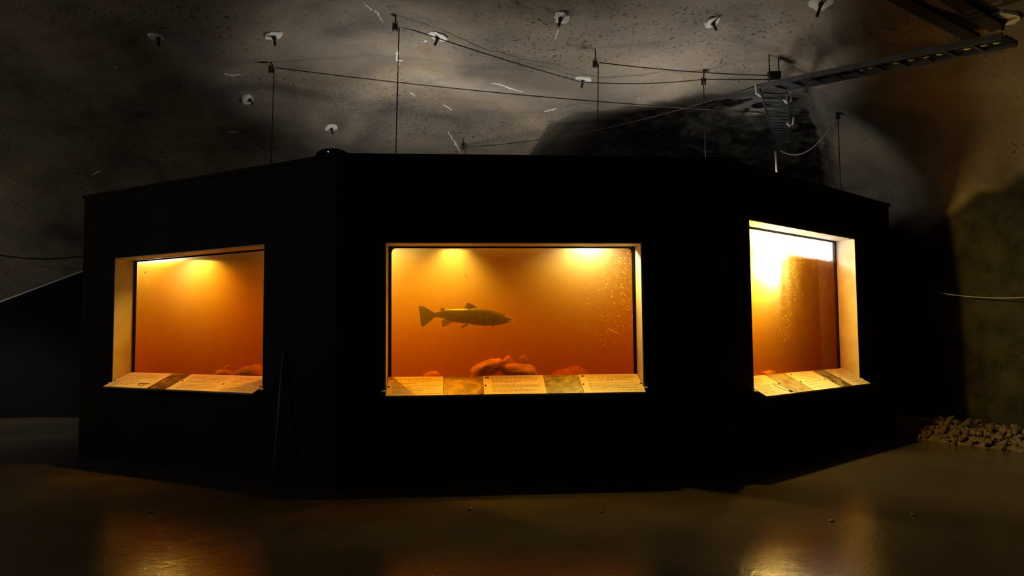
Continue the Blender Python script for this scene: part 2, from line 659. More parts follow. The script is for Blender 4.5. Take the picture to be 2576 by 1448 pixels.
# windows: u0, u1, z0, z1 of the opening in the outer face
WIN = {}
f = FACES[0]
l, r = f.un(285, 790), f.un(663, 790)
zt = mean(f.un(290, 649)[1], f.un(655, 614)[1])
WIN[0] = (l[0], r[0], 0.93, zt)
f = FACES[1]
l, r = f.un(968, 790), f.un(1618, 790)
zt = mean(f.un(980, 609)[1], f.un(1605, 609)[1])
WIN[1] = (l[0], r[0], 0.93, zt)
f = FACES[2]
l, r = f.un(1890, 760), f.un(2157, 760)
zt = mean(f.un(1888, 547)[1], f.un(2150, 603)[1])
WIN[2] = (l[0], r[0], 0.86, zt)
print('WIN', {k: [round(x, 3) for x in v] for k, v in WIN.items()}, [round(f.len, 2) for f in FACES])

for i, f in enumerate(FACES):
    ia, ib = INNER[i], INNER[(i + 1) % NP]

    def ip(u, z, f=f):
        return f.p(u, z, THICK)
    bm = bmesh.new()
    o = [f.p(0, 0), f.p(f.len, 0), f.p(f.len, TOPZ), f.p(0, TOPZ)]
    n = [V((ia.x, ia.y, 0)), V((ib.x, ib.y, 0)), V((ib.x, ib.y, TOPZ)), V((ia.x, ia.y, TOPZ))]
    ov = [bm.verts.new(p) for p in o]
    nv = [bm.verts.new(p) for p in n]
    if i in WIN:
        u0, u1, z0, z1 = WIN[i]
        hv = [bm.verts.new(f.p(u, z)) for u, z in ((u0, z0), (u1, z0), (u1, z1), (u0, z1))]
        jv = [bm.verts.new(ip(u, z)) for u, z in ((u0, z0), (u1, z0), (u1, z1), (u0, z1))]
        for k in range(4):
            m_ = (k + 1) % 4
            bm.faces.new((ov[k], ov[m_], hv[m_], hv[k]))
            bm.faces.new((nv[k], nv[m_], jv[m_], jv[k])).material_index = 1
            bm.faces.new((hv[k], hv[m_], jv[m_], jv[k]))
            bm.faces.new((ov[k], ov[m_], nv[m_], nv[k]))
    else:
        bm.faces.new(ov)
        bm.faces.new(nv).material_index = 1
        for k in range(4):
            m_ = (k + 1) % 4
            bm.faces.new((ov[k], ov[m_], nv[m_], nv[k]))
    obj('wall_panel', bm, [M['black'], M['liner']], tank)

# rim strip along the visible faces
for i in (0, 1, 2):
    f = FACES[i]
    bm = bmesh.new()
    hexa(bm, [f.p(0.0, TOPZ, -0.03), f.p(f.len, TOPZ, -0.03), f.p(f.len, TOPZ, 0.26), f.p(0.0, TOPZ, 0.26),
              f.p(0.0, TOPZ + 0.035, -0.03), f.p(f.len, TOPZ + 0.035, -0.03), f.p(f.len, TOPZ + 0.035, 0.26), f.p(0.0, TOPZ + 0.035, 0.26)])
    obj('rim_strip', bm, M['black'], tank)

# window linings, panes and sealant
GD0, GD1 = 0.255, 0.283
for i, (u0, u1, z0, z1) in WIN.items():
    f = FACES[i]
    t = 0.012
    # lining boards: two jambs, a head and a sill
    for nm, (a0, a1, b0, b1) in (('jamb_board', (u0, u0 + t, z0, z1)), ('jamb_board', (u1 - t, u1, z0, z1)),
                                 ('head_board', (u0 + t, u1 - t, z1 - t, z1)), ('sill_board', (u0 + t, u1 - t, z0, z0 + t))):
        bm = bmesh.new()
        hexa(bm, [f.p(a0, b0, 0.004), f.p(a1, b0, 0.004), f.p(a1, b1, 0.004), f.p(a0, b1, 0.004),
                  f.p(a0, b0, GD0 - 0.004), f.p(a1, b0, GD0 - 0.004), f.p(a1, b1, GD0 - 0.004), f.p(a0, b1, GD0 - 0.004)])
        obj(nm, bm, M['reveal'], tank)
    bm = bmesh.new()
    hexa(bm, [f.p(u0, z0, GD0), f.p(u1, z0, GD0), f.p(u1, z1, GD0), f.p(u0, z1, GD0),
              f.p(u0, z0, GD1), f.p(u1, z0, GD1), f.p(u1, z1, GD1), f.p(u0, z1, GD1)])
    g = obj('window_pane', bm, M['glass'], tank)
    # rounded black sealant bead in front of the pane
    bm = bmesh.new()
    s, rad = t + 0.022, 0.05
    outer, inner = [], []
    w0, w1, y0, y1 = u0 + t, u1 - t, z0 + t, z1 - t
    for cx, cy, ox, oy, a0 in ((w1 - s - rad, y1 - s - rad + 0.014, w1, y1, 0), (w0 + s + rad, y1 - s - rad + 0.014, w0, y1, 90),
                               (w0 + s + rad, y0 + s + rad, w0, y0, 180), (w1 - s - rad, y0 + s + rad, w1, y0, 270)):
        for q in range(7):
            an = math.radians(a0 + 15 * q)
            inner.append((cx + rad * math.cos(an), cy + rad * math.sin(an)))
            outer.append((ox, oy) if True else None)
    nn = len(inner)
    iv = [bm.verts.new(f.p(u, z, GD0 - 0.002)) for u, z in inner]
    corner = [bm.verts.new(f.p(u, z, GD0 - 0.002)) for u, z in ((w1, y1), (w0, y1), (w0, y0), (w1, y0))]
    for c in range(4):
        for q in range(6):
            bm.faces.new((iv[c * 7 + q], iv[c * 7 + q + 1], corner[c]))
        bm.faces.new((iv[c * 7 + 6], iv[(c * 7 + 7) % nn], corner[(c + 1) % 4], corner[c]))
    bmesh.ops.solidify(bm, geom=bm.faces[:], thickness=0.006)
    obj('sealant_bead', bm, M['gasket'], tank)

# dark deck added out of view to keep the water's glow off the vault
bm = bmesh.new()
ring = offset_ring(THICK + 0.002)
lo = [bm.verts.new((p.x, p.y, 3.08)) for p in ring]
hi = [bm.verts.new((p.x, p.y, 3.12)) for p in ring]
bm.faces.new(lo[::-1])
bm.faces.new(hi)
for k in range(NP):
    bm.faces.new((lo[k], lo[(k + 1) % NP], hi[(k + 1) % NP], hi[k]))
obj('light_baffle', bm, M['black'], tank)

# bed of the tank
WATERZ = 2.44
BEDZ = 0.93
bm = bmesh.new()
ring = offset_ring(THICK + 0.002)
bm.faces.new([bm.verts.new((p.x, p.y, BEDZ)) for p in ring])
bmesh.ops.triangulate(bm, faces=bm.faces[:])
for _ in range(5):
    bmesh.ops.subdivide_edges(bm, edges=bm.edges[:], cuts=1, use_grid_fill=True)
for v in bm.verts:
    v.co.z += noise.noise(v.co * 1.1) * 0.05 + noise.noise(v.co * 5) * 0.015
obj('tank_bed', bm, M['bed'], tank, smooth=True)

# water body: a closed prism holding a scattering, absorbing medium
bm = bmesh.new()
ring = offset_ring(GD1 + 0.003)
lo = [bm.verts.new((p.x, p.y, BEDZ - 0.25)) for p in ring]
hi = [bm.verts.new((p.x, p.y, WATERZ)) for p in ring]
bm.faces.new(lo)
bm.faces.new(hi)
for k in range(NP):
    bm.faces.new((lo[k], lo[(k + 1) % NP], hi[(k + 1) % NP], hi[k]))
water = obj('aquarium_water', bm, M['water'])
tag(water, 'murky amber water filling the black tank', 'water', kind='stuff')


# tank lamps: housing above the water, light pointing down
def tank_lamp(i, u, d, z, energy, label, cone=125, blend=0.9, color=(1.0, 0.93, 0.80), size=0.05, kind='SPOT', bare=False):
    f = FACES[i]
    c = f.p(u, z, d)
    t = thing('tank_lamp', c, label, 'lamp', 'lamps hung over the tank water')
    bm = bmesh.new()
    if bare:
        tube(bm, [c + V((0, 0, 0.16)), c + V((0, 0, 0.10)), c + V((0, 0, 0.06))], [0.012, 0.018, 0.018], 12)
    else:
        tube(bm, [c + V((0, 0, 0.16)), c + V((0, 0, 0.10)), c + V((0, 0, 0.03))], [0.03, 0.07, 0.10], 16)
    obj('housing', bm, M['lampcase'], t, smooth=False)
    bm = bmesh.new()
    tube(bm, [c + V((0, 0, 0.15)), c + V((0, 0, 3.075 - z))], 0.008, 6)
    obj('hanger', bm, M['bolt'], t)
    if kind == 'SPOT':
        L = lamp('tank_lamp_light', 'SPOT', c, energy, color, size, (0, 0, 0), spot_size=math.radians(cone), spot_blend=blend)
    else:
        L = lamp('tank_lamp_light', 'POINT', c, energy, color, size)
    L.parent = t
    L.matrix_parent_inverse = Matrix.Translation(-c)
    return t


def lamp_u(i, px, d, py=650):
    return FACES[i].un(px, py, d)[0]


tank_lamp(0, 0.30, 1.05, 2.93, 130, 'added unseen lamp brightening the outer side of the left-hand window', 165, 0.6)  # added light to brighten this window's outer edge
tank_lamp(0, lamp_u(0, 515, 0.68), 0.68, 2.58, 220, 'lamp over the water at the left-hand window', 130, 0.9)
tank_lamp(1, 0.10, 0.85, 2.70, 360, 'added unseen lamp brightening the tail side of the middle window', 165, 0.6)  # added light by the corner, lifts the window's tail-side edge
tank_lamp(1, lamp_u(1, 1140, 0.90), 0.90, 2.58, 235, 'lamp over the water above the swimming fish', 120, 0.9)
tank_lamp(1, lamp_u(1, 1480, 0.50), 0.50, 2.53, 210, 'bright lamp at the top of the middle window, towards its right end', 165, 0.6)
tank_lamp(2, lamp_u(2, 1918, 0.42), 0.42, 2.30, 400, 'glaring lamp inside the tall right-hand window', kind='POINT', bare=True)

# shaded tube lamp lying just above the waterline of the tall window
f = FACES[2]
ua, ub = WIN[2][0] + 1.55, WIN[2][1] - 0.05
c = f.p((ua + ub) / 2, 2.60, 0.62)
t = thing('tube_lamp', c, 'long white tube lamp above the waterline of the tall right-hand window', 'lamp')
bm = bmesh.new()
hexa(bm, [f.p(ua, 2.465, 0.40), f.p(ub, 2.465, 0.40), f.p(ub, 2.465, 0.80), f.p(ua, 2.465, 0.80),
          f.p(ua, 2.485, 0.40), f.p(ub, 2.485, 0.40), f.p(ub, 2.485, 0.80), f.p(ua, 2.485, 0.80)])
obj('shade_tray', bm, M['lampcase'], t)  # tray added to keep the tube's light off the water
for uu in (ua + 0.1, ub - 0.1):
    bm = bmesh.new()
    tube(bm, [f.p(uu, 2.48, 0.76), f.p(uu, 3.075, 0.76)], 0.008, 6)
    obj('hanger', bm, M['bolt'], t)
L = lamp('tube_lamp_light', 'AREA', c, 30, (1.0, 0.97, 0.95), 0.05, V((f.n.x, f.n.y, 0.25)).to_track_quat('-Z', 'Y').to_euler(), shape='RECTANGLE')
L.data.size = ub - ua - 0.1
L.data.size_y = 0.12
L.parent = t
L.matrix_parent_inverse = Matrix.Translation(-c)

# white scale and condensation on the tall pane above the waterline, thinning out to a faint veil below it
f = FACES[2]
scale_edge = [(1862, 690), (1915, 690), (1945, 680), (1960, 665), (1974, 650), (1984, 642), (1998, 638), (2045, 645), (2070, 650), (2112, 658), (2160, 668)]  # left end dips lower, shaping lamp glare into the film
bm = bmesh.new()
u0, u1, z0, z1 = WIN[2]
edge_uz = [f.un(px, py, GD1 + 0.010) for px, py in scale_edge]


def edge_z(u):
    if u <= edge_uz[0][0]:
        return edge_uz[0][1]
    for (ua_, za_), (ub_, zb_) in zip(edge_uz, edge_uz[1:]):
        if ua_ <= u <= ub_:
            return za_ + (zb_ - za_) * (u - ua_) / (ub_ - ua_)
    return edge_uz[-1][1]


NU, NZ = 110, 80
fv, cov = [], []
for a in range(NU + 1):
    for b in range(NZ + 1):
        u = u0 + 0.035 + (u1 - u0 - 0.07) * a / NU
        z = z1 - 0.03 - (z1 - z0 - 0.08) * b / NZ
        fv.append(f.p(u, z, GD1 + 0.010))
        q = V((u * 9, z * 9, 4.0))
        e = (z - edge_z(u)) + noise.noise(q) * 0.035 + noise.noise(q * 3) * 0.02
        c = max(0.0, min(1.0, 0.5 + e / 0.07))
        below = max(0.0, -e)
        veil = 0.22 * math.exp(-below / 0.32) * (0.55 + 0.9 * noise.noise(V((u * 7, z * 1.2, 1.0))))
        veil *= max(0.15, min(1.0, (u - u0) / 0.9))
        cov.append(max(c, max(0.0, veil)))
fl = [(a * (NZ + 1) + b, (a + 1) * (NZ + 1) + b, (a + 1) * (NZ + 1) + b + 1, a * (NZ + 1) + b + 1) for a in range(NU) for b in range(NZ)]
me = bpy.data.meshes.new('lime_film')
me.from_pydata(fv, [], fl)
att = me.attributes.new('coverage', 'FLOAT', 'POINT')
att.data.foreach_set('value', cov)
bm.free()
o = link('lime_film', me, M['film'], tank)
o.matrix_parent_inverse = WM(tank).inverted()
o['label'] = 'white lime film with a ragged lower edge'

# ------------------------------------------------------------------ things in the water
def boulder_mesh(name, seed, sub=3, amp=0.28):
    bm = bmesh.new()
    bmesh.ops.create_icosphere(bm, subdivisions=sub, radius=1.0)
    for v in bm.verts:
        p = v.co.copy()
        k = 1 + noise.noise(p * 1.1 + V((seed * 9.1, 2, 5))) * amp * 1.4 + noise.noise(p * 2.7 + V((1, seed * 4.3, 0))) * amp * 0.5
        v.co = p * k
    me = bpy.data.meshes.new(name)
    bm.to_mesh(me)
    bm.free()
    for p in me.polygons:
        p.use_smooth = True
    return me


def boulder(i, px, py, d, rx, rz, label, seed, tilt=0.0, ry=None):
    """boulder on the tank bed whose crown shows at the pixel, d behind the face"""
    f = FACES[i]
    u, z = f.un(px, py, d)
    me = boulder_mesh('boulder', seed)
    o = link('boulder', me, M['stone'])
    c = f.p(u, z, d)
    o.location = c
    o.scale = (rx, ry or rx * 0.8, rz)
    o.rotation_euler = (0, tilt, math.atan2(f.dir.y, f.dir.x))
    return tag(o, label, 'boulder', 'boulders on the tank bed')


boulder(1, 1222, 928, 0.62, 0.22, 0.085, 'slanted orange-lit boulder behind the middle window, below the fish', 1, -0.5)
boulder(1, 1305, 932, 0.58, 0.20, 0.085, 'flat-topped boulder behind the middle window, under the fish head', 2, 0.05)
boulder(1, 1277, 909, 0.85, 0.055, 0.06, 'small round stone between the two big boulders of the middle window', 3)
boulder(1, 1317, 906, 0.72, 0.045, 0.055, 'small knob of stone on the flat-topped boulder', 4)
boulder(1, 1090, 952, 0.85, 0.10, 0.09, 'dim boulder low at the tail side of the middle window', 5)
boulder(1, 1440, 955, 1.25, 0.22, 0.16, 'barely visible broad boulder deep in the middle window', 9)
boulder(0, 562, 944, 0.55, 0.14, 0.07, 'low boulder at the foot of the left-hand window', 6)
boulder(0, 576, 931, 0.62, 0.07, 0.065, 'round stone perched between two boulders in the left-hand window', 7)
boulder(0, 632, 941, 0.58, 0.22, 0.11, 'broad boulder against the inner corner of the left-hand window', 8)
boulder(2, 1935, 942, 0.45, 0.10, 0.05, 'low stone at the foot of the tall right-hand window', 11)


# fish: profile measured on a 300 px wide close-up enlarged 8.587 times
def fish_skin():
    m, nt, out = newmat('dark_olive_fish_skin')
    L = nt.links.new
    tc = N(nt, 'ShaderNodeTexCoord')
    n = N(nt, 'ShaderNodeTexNoise', Scale=14.0, Detail=7.0, Roughness=0.7)
    r = N(nt, 'ShaderNodeValToRGB')
    r.color_ramp.elements[0].position = 0.35
    r.color_ramp.elements[1].position = 0.72
    r.color_ramp.elements[0].color = (0.03, 0.024, 0.014, 1)
    r.color_ramp.elements[1].color = (0.15, 0.12, 0.06, 1)
    n2 = N(nt, 'ShaderNodeTexVoronoi', Scale=110.0)
    b = N(nt, 'ShaderNodeBsdfPrincipled', Roughness=0.42)
    bp = N(nt, 'ShaderNodeBump', Strength=0.3, Distance=0.004)
    L(tc.outputs['Object'], n.inputs['Vector']); L(tc.outputs['Object'], n2.inputs['Vector'])
    L(n.outputs[0], r.inputs[0]); L(r.outputs[0], b.inputs['Base Color'])
    L(n2.outputs['Distance'], bp.inputs['Height']); L(bp.outputs[0], b.inputs['Normal'])
    L(b.outputs[0], out.inputs[0])
    return m


M['fishskin'] = fish_skin()
FISH_D = 0.30 + 0.24
ff = FACES[1]
fu, fz = ff.un(1020 + 1315 / 8.587, 740 + 480 / 8.587, FISH_D)
fc = ff.p(fu, fz, FISH_D)
FS = (fc - CAM).length / F / 8.587 * 0.99


def fx(cx, cy, y=0.0):
    """close-up coordinates -> world; y is the sideways offset towards the viewer in the same units"""
    return fc + V((ff.dir.x, ff.dir.y, 0)) * ((cx - 1315) * FS) + V((0, 0, -(cy - 480) * FS)) + V((ff.n.x, ff.n.y, 0)) * (y * FS)


fish = thing('salmon', (fc.x, fc.y, fc.z), 'dark olive salmon swimming towards the right in the middle window', 'fish')
prof = [  # x, top, bottom, half thickness
    (2347, 548, 562, 6), (2325, 526, 578, 22), (2290, 503, 596, 42), (2230, 467, 620, 62), (2150, 424, 643, 82), (2050, 384, 664, 100),
    (1920, 352, 682, 116), (1760, 320, 692, 126), (1560, 288, 676, 130), (1400, 294, 648, 124), (1250, 305, 628, 112),
    (1100, 312, 612, 98), (980, 316, 582, 82), (860, 322, 534, 64), (760, 345, 505, 46), (690, 368, 494, 32), (630, 382, 490, 22), (590, 382, 496, 12), (560, 372, 508, 5)]
bm = bmesh.new()
NS = 20
rings = []
for x, tp, bt, w in prof:
    c, hh = (tp + bt) / 2, (bt - tp) / 2
    rg = []
    for k in range(NS):
        a = 2 * math.pi * k / NS
        ca, sa = math.cos(a), math.sin(a)
        rg.append(bm.verts.new(fx(x, c - hh * sa, w * math.copysign(abs(ca) ** 0.85, ca))))
    rings.append(rg)
for a, b in zip(rings, rings[1:]):
    for k in range(NS):
        bm.faces.new((a[k], a[(k + 1) % NS], b[(k + 1) % NS], b[k]))
bm.faces.new(rings[0])
bm.faces.new(rings[-1][::-1])
body = obj('body', bm, M['fishskin'], fish, smooth=True)
tag(body, 'dark mottled body')
sub = body.modifiers.new('smooth', 'SUBSURF')
sub.levels = sub.render_levels = 1


def fin(name, pts, mat, y0=0.0, y1=None, thick=7, parent=None, label=None):
    """flat blade with a little thickness; y runs from y0 at the first point to y1 at the farthest"""
    y1 = y0 if y1 is None else y1
    bm = bmesh.new()
    p0 = V(pts[0])
    far = max((V(p) - p0).length for p in pts)
    A, B = [], []
    for p in pts:
        k = (V(p) - p0).length / far
        y = y0 + (y1 - y0) * k
        th = thick * (1 - 0.7 * k)
        A.append(bm.verts.new(fx(p[0], p[1], y + th)))
        B.append(bm.verts.new(fx(p[0], p[1], y - th)))
    n = len(pts)
    bm.faces.new(A)
    bm.faces.new(B[::-1])
    for k in range(n):
        bm.faces.new((A[k], B[k], B[(k + 1) % n], A[(k + 1) % n]))
    bmesh.ops.triangulate(bm, faces=[f for f in bm.faces if len(f.verts) > 4])
    o = obj(name, bm, mat, parent or fish)
    if label:
        o['label'] = label
    return o


fin('tail_fin', [(640, 435), (620, 385), (560, 355), (500, 318), (400, 258), (285, 236), (322, 300), (350, 380), (352, 440), (342, 520), (338, 600), (340, 692), (400, 680), (450, 640), (520, 590), (590, 530), (622, 490)], M['fin'])
fin('dorsal_fin', [(1560, 300), (1552, 284), (1500, 250), (1440, 214), (1345, 172), (1322, 210), (1300, 255), (1270, 305), (1400, 312)], M['fin'])
fin('adipose_fin', [(850, 335), (846, 310), (825, 293), (790, 290), (758, 300), (752, 322), (775, 350)], M['fin'])
fin('anal_fin', [(1040, 585), (1010, 600), (940, 640), (860, 688), (792, 702), (786, 640), (780, 560), (880, 530), (960, 560)], M['palefin'], label='pale anal fin')
fin('pelvic_fin', [(1390, 630), (1350, 655), (1285, 700), (1220, 736), (1188, 722), (1215, 690), (1260, 662), (1320, 640)], M['palefin'], 40, 90, label='pale pelvic fin')
fin('pectoral_fin', [(1950, 615), (1925, 650), (1860, 652), (1790, 630), (1720, 596), (1780, 590), (1860, 596)], M['fin'], 112, 175, 5)
fin('pectoral_fin', [(1935, 672), (1925, 700), (1902, 728), (1884, 700), (1878, 672)], M['palefin'], -40, -70, 5)
# mouth, gill cover and eye
bm = bmesh.new()
tube(bm, [fx(2347, 560, 8), fx(2300, 572, 40), (fx(2240, 588, 62)), fx(2190, 600, 76)], [8 * FS, 12 * FS, 10 * FS, 5 * FS], 6)
obj('jaw_edge', bm, M['palefin'], fish, smooth=True)['label'] = 'pale gleaming jaw edge'
bm = bmesh.new()
tube(bm, [fx(2010, 470, 106), fx(1985, 520, 112), fx(1978, 570, 110), fx(1990, 625, 95)], [5 * FS, 9 * FS, 9 * FS, 5 * FS], 6)
obj('gill_cover_edge', bm, M['fishskin'], fish, smooth=True)
bm = bmesh.new()
bmesh.ops.create_uvsphere(bm, u_segments=12, v_segments=8, radius=20 * FS, matrix=Matrix.Translation(fx(2165, 500, 68)))
obj('eye', bm, M['palefin'], fish, smooth=True)

# drifting strand and twig
def strand(name, i, pts, d, r, label, mat):
    f = FACES[i]
    P = []
    for px, py in pts:
        u, z = f.un(px, py, d)
        P.append(f.p(u, z, d))
    bm = bmesh.new()
    tube(bm, P, r, 5)
    o = obj(name, bm, mat)
    return tag(o, label, 'debris')


strand('drifting_strand', 1, [(1169, 686), (1172, 691), (1173, 696), (1177, 701)], 0.40, 0.005, 'tiny pale strand drifting above the fish', M['speck'])
strand('twig', 1, [(1530, 826), (1545, 833), (1557, 839)], 0.32, 0.003, 'thin pale twig against the middle window beyond the fish head', M['speck'])
strand('dark_mark', 1, [(1586, 633), (1590, 637), (1594, 640)], 0.252, 0.0035, 'short dark streak stuck in the upper corner of the middle window', M['inkdark'])
strand('dark_mark', 0, [(363, 687), (366, 684), (368, 682)], 0.252, 0.0035, 'small dark fleck stuck high on the left-hand window', M['inkdark'])


# algae specks on the inner side of two panes
def specks(i, count, pick, label, rr=(0.0015, 0.006)):
    f = FACES[i]
    bm = bmesh.new()
    done = 0
    while done < count:
        px, py = pick()
        u, z = f.un(px, py, GD1 + 0.008)
        u0, u1, z0, z1 = WIN[i]
        if not (u0 + 0.03 < u < u1 - 0.03 and z0 + 0.05 < z < z1 - 0.03):
            done += 1
            continue
        r = rr[0] + (rr[1] - rr[0]) * random.random() ** 3
        el = 1 + random.random() * 1.2
        an = random.random() * math.pi
        pts = []
        k = random.choice((5, 6, 7))
        for q in range(k):
            t = 2 * math.pi * q / k
            rad = r * (0.7 + 0.6 * random.random())
            x, y = math.cos(t) * rad * el, math.sin(t) * rad
            pts.append((u + x * math.cos(an) - y * math.sin(an), z + x * math.sin(an) + y * math.cos(an)))
        c0 = bm.verts.new(f.p(u, z, GD1 + 0.004))
        c1 = bm.verts.new(f.p(u, z, GD1 + 0.008))
        rv = [bm.verts.new(f.p(a, b, GD1 + 0.006)) for a, b in pts]
        for q in range(k):
            bm.faces.new((rv[q], rv[(q + 1) % k], c0))
            bm.faces.new((rv[(q + 1) % k], rv[q], c1))
        done += 1
    o = obj('algae_specks', bm, M['speck'])
    return tag(o, label, 'algae', kind='stuff')


def pick_mid():
    while True:
        x, y = random.uniform(1430, 1600), random.uniform(620, 880)
        k = (x - 1430) / 170.0
        kk = k * (1.25 - (y - 620) / 300.0) + 0.05
        if random.random() < kk ** 1.6:
            return x, y


def pick_right():
    while True:
        c = random.random()
        if c < 0.42:
            y = random.uniform(620, 860)
            x = 1995 - 0.10 * (y - 640) + random.gauss(0, 14)
        elif c < 0.62:
            y = random.uniform(640, 760)
            x = 2070 + random.gauss(0, 12)
        elif c < 0.78:
            x = random.uniform(2000, 2100)
            y = 640 + 0.12 * (x - 2000) + abs(random.gauss(0, 12))
        else:
            x, y = random.uniform(1900, 2110), random.uniform(640, 930)
        return x, y


specks(1, 700, pick_mid, 'bright algae specks dotting the far side of the middle window')
specks(2, 900, pick_right, 'bright algae specks on the tall right-hand window', (0.0015, 0.006))


# ------------------------------------------------------------------ information boards
def board(i, label, panels, drop=(0.0, 0.0), lip=0.12, zin=None, zout=None, ext=0.0):
    """board lying on the window sill, sloping from the pane out over the wall face; panels: list of (kind, share of the width)"""
    f = FACES[i]
    u0, u1, z0, z1 = WIN[i]
    ua, ub = u0 + 0.016, u1 - 0.016
    W = ub - ua
    din, dout = GD0 - 0.025, -lip
    b = thing('information_board', f.p(ua, zout, dout), label, 'sign', 'information boards on the window sills')

    def bp(s, v, h=0.0):
        u = ua + W * s
        d = din + (dout - din) * v
        z = zin + (zout - zin) * v
        # board normal, upwards
        nn = V((f.n.x * (zin - zout), f.n.y * (zin - zout), (din - dout))).normalized()
        return f.p(u, z, d) + nn * h

    def slab(bm, s0, s1, v0, v1, h0, h1, wide=0.0):
        hexa(bm, [bp(s0, v0, h0), bp(s1, v0, h0), bp(s1, v1, h0), bp(s0, v1, h0),
                  bp(s0, v0, h1), bp(s1, v0, h1), bp(s1, v1, h1), bp(s0, v1, h1)])

    bm = bmesh.new()
    slab(bm, 0, 1, 0, 1, -0.012, 0.0)
    obj('backing', bm, M['board'], b)
    # side tabs that rest on the wall edge
    for s0, s1 in ((-0.012, 0.0), (1.0, 1.012)):
        bm = bmesh.new()
        vo = (din - 0.0) / (din - dout)
        slab(bm, s0 - (0.006 if s0 < 0 else 0), s1 + (0.006 if s0 > 0 else 0), vo + 0.03, vo + 0.09, -0.012, 0.002)
        obj('support_tab', bm, M['bracket'], b)
    L_ = (bp(0, 1) - bp(0, 0)).length
    x = 0.0
    rnd = random.Random(i * 13 + 5)
    for kind, share, opt in panels:
        s0, s1 = x + 0.0012, x + share - 0.0012
        x += share
        bm = bmesh.new()
        slab(bm, s0, s1, 0.012, 0.988, 0.0005, 0.006)
        if kind == 'photo':
            obj('photo_print', bm, opt['mat'], b)['label'] = opt['label']
            continue
        pan = obj('text_panel', bm, M['paper'], b)
        # rows of small print
        bm = bmesh.new()
        H = 0.0064
        for (c0, c1, rows) in opt['cols']:
            for v, frac in rows:
                s = s0 + (s1 - s0) * c0
                end = s0 + (s1 - s0) * (c0 + (c1 - c0) * frac)
                while s < end:
                    wl = rnd.uniform(0.012, 0.05) / W
                    e = min(s + wl, end)
                    q = [bp(s, v - 0.010, H), bp(e, v - 0.010, H), bp(e, v + 0.010, H), bp(s, v + 0.010, H)]
                    bm.faces.new([bm.verts.new(p) for p in q])
                    s = e + rnd.uniform(0.006, 0.012) / W
        if bm.faces:
            tx = obj('small_print', bm, M['ink'], pan)
            tx['label'] = 'rows of small dark print'
            tx['kind'] = 'stuff'
        else:
            bm.free()
        if 'flag' in opt:
            fa, fb, fv, fm = opt['flag']
            bm = bmesh.new()
            slab(bm, s0 + (s1 - s0) * fa, s0 + (s1 - s0) * fb, fv, fv + 0.075, 0.0055, 0.0068)
            obj('flag_emblem', bm, fm, pan)
        for (sx, sv) in opt.get('screws', ()):
            c = bp(s0 + (s1 - s0) * sx, sv, 0.006)
            nn = (bp(0, 0, 1) - bp(0, 0, 0)).normalized()
            bm = bmesh.new()
            tube(bm, [c, c + nn * 0.004, c + nn * 0.006], [0.011, 0.011, 0.006], 10)
            obj('screw_head', bm, M['screw'], pan)
        for sk in opt.get('sketch', ()):
            pts, rr, mt = sk
            bm = bmesh.new()
            tube(bm, [bp(s0 + (s1 - s0) * a, v, 0.0075) for a, v in pts], rr, 5)
            obj('line_drawing', bm, mt, pan)
    return b


def rows(v0, n, step, fracs):
    return [(v0 + k * step, fracs[k % len(fracs)]) for k in range(n)]


warm_photo = print_material('orange_underwater_print', [(0.02, 0.008, 0.006), (0.13, 0.05, 0.015), (0.30, 0.15, 0.03), (0.5, 0.33, 0.09)], 7.0)
green_photo = print_material('olive_riverbed_print', [(0.033, 0.023, 0.010), (0.143, 0.117, 0.033), (0.273, 0.234, 0.072), (0.403, 0.358, 0.143)], 16)
cloud_photo = print_material('dark_print_with_pale_forms', [(0.026, 0.016, 0.010), (0.046, 0.026, 0.013), (0.195, 0.098, 0.033), (0.403, 0.247, 0.091)], 9)
sketch_photo = print_material('beige_sketch_print', [(0.200, 0.160, 0.096), (0.416, 0.352, 0.224), (0.528, 0.464, 0.320)], 9)
river_photo = print_material('grey_and_brown_print', [(0.046, 0.026, 0.013), (0.130, 0.085, 0.046), (0.293, 0.273, 0.234), (0.273, 0.299, 0.299)], 6.5)

board(0, 'information board under the left-hand window, with one dark picture panel', [
    ('text', 0.325, dict(cols=[(0.10, 0.92, rows(0.18, 5, 0.075, (0.85, 0.95, 0.9, 0.8, 0.5)) + rows(0.60, 4, 0.075, (0.6, 0.55, 0.6, 0.45)))],
                         screws=[(0.03, 0.62)],
                         sketch=[([(0.66, 0.76), (0.72, 0.70), (0.80, 0.72), (0.90, 0.72)], 0.004, M['inkdark']),
                                 ([(0.70, 0.80), (0.78, 0.85), (0.84, 0.78)], 0.003, M['inkdark'])])),
    ('photo', 0.130, dict(mat=cloud_photo, label='dark picture with pale rounded forms')),
    ('text', 0.545, dict(cols=[(0.08, 0.52, rows(0.16, 6, 0.075, (0.9, 1.0, 0.95, 0.98, 0.9, 0.7)) + rows(0.64, 4, 0.075, (0.95, 0.9, 1.0, 0.6))),
                               (0.60, 0.98, rows(0.16, 7, 0.075, (0.95, 1.0, 0.9, 0.98, 0.9, 1.0, 0.6)) + rows(0.72, 3, 0.075, (0.95, 0.9, 0.8)))],
                         screws=[(0.03, 0.45), (0.55, 0.55), (0.98, 0.62)])),
], lip=0.12, zin=1.05, zout=0.895)
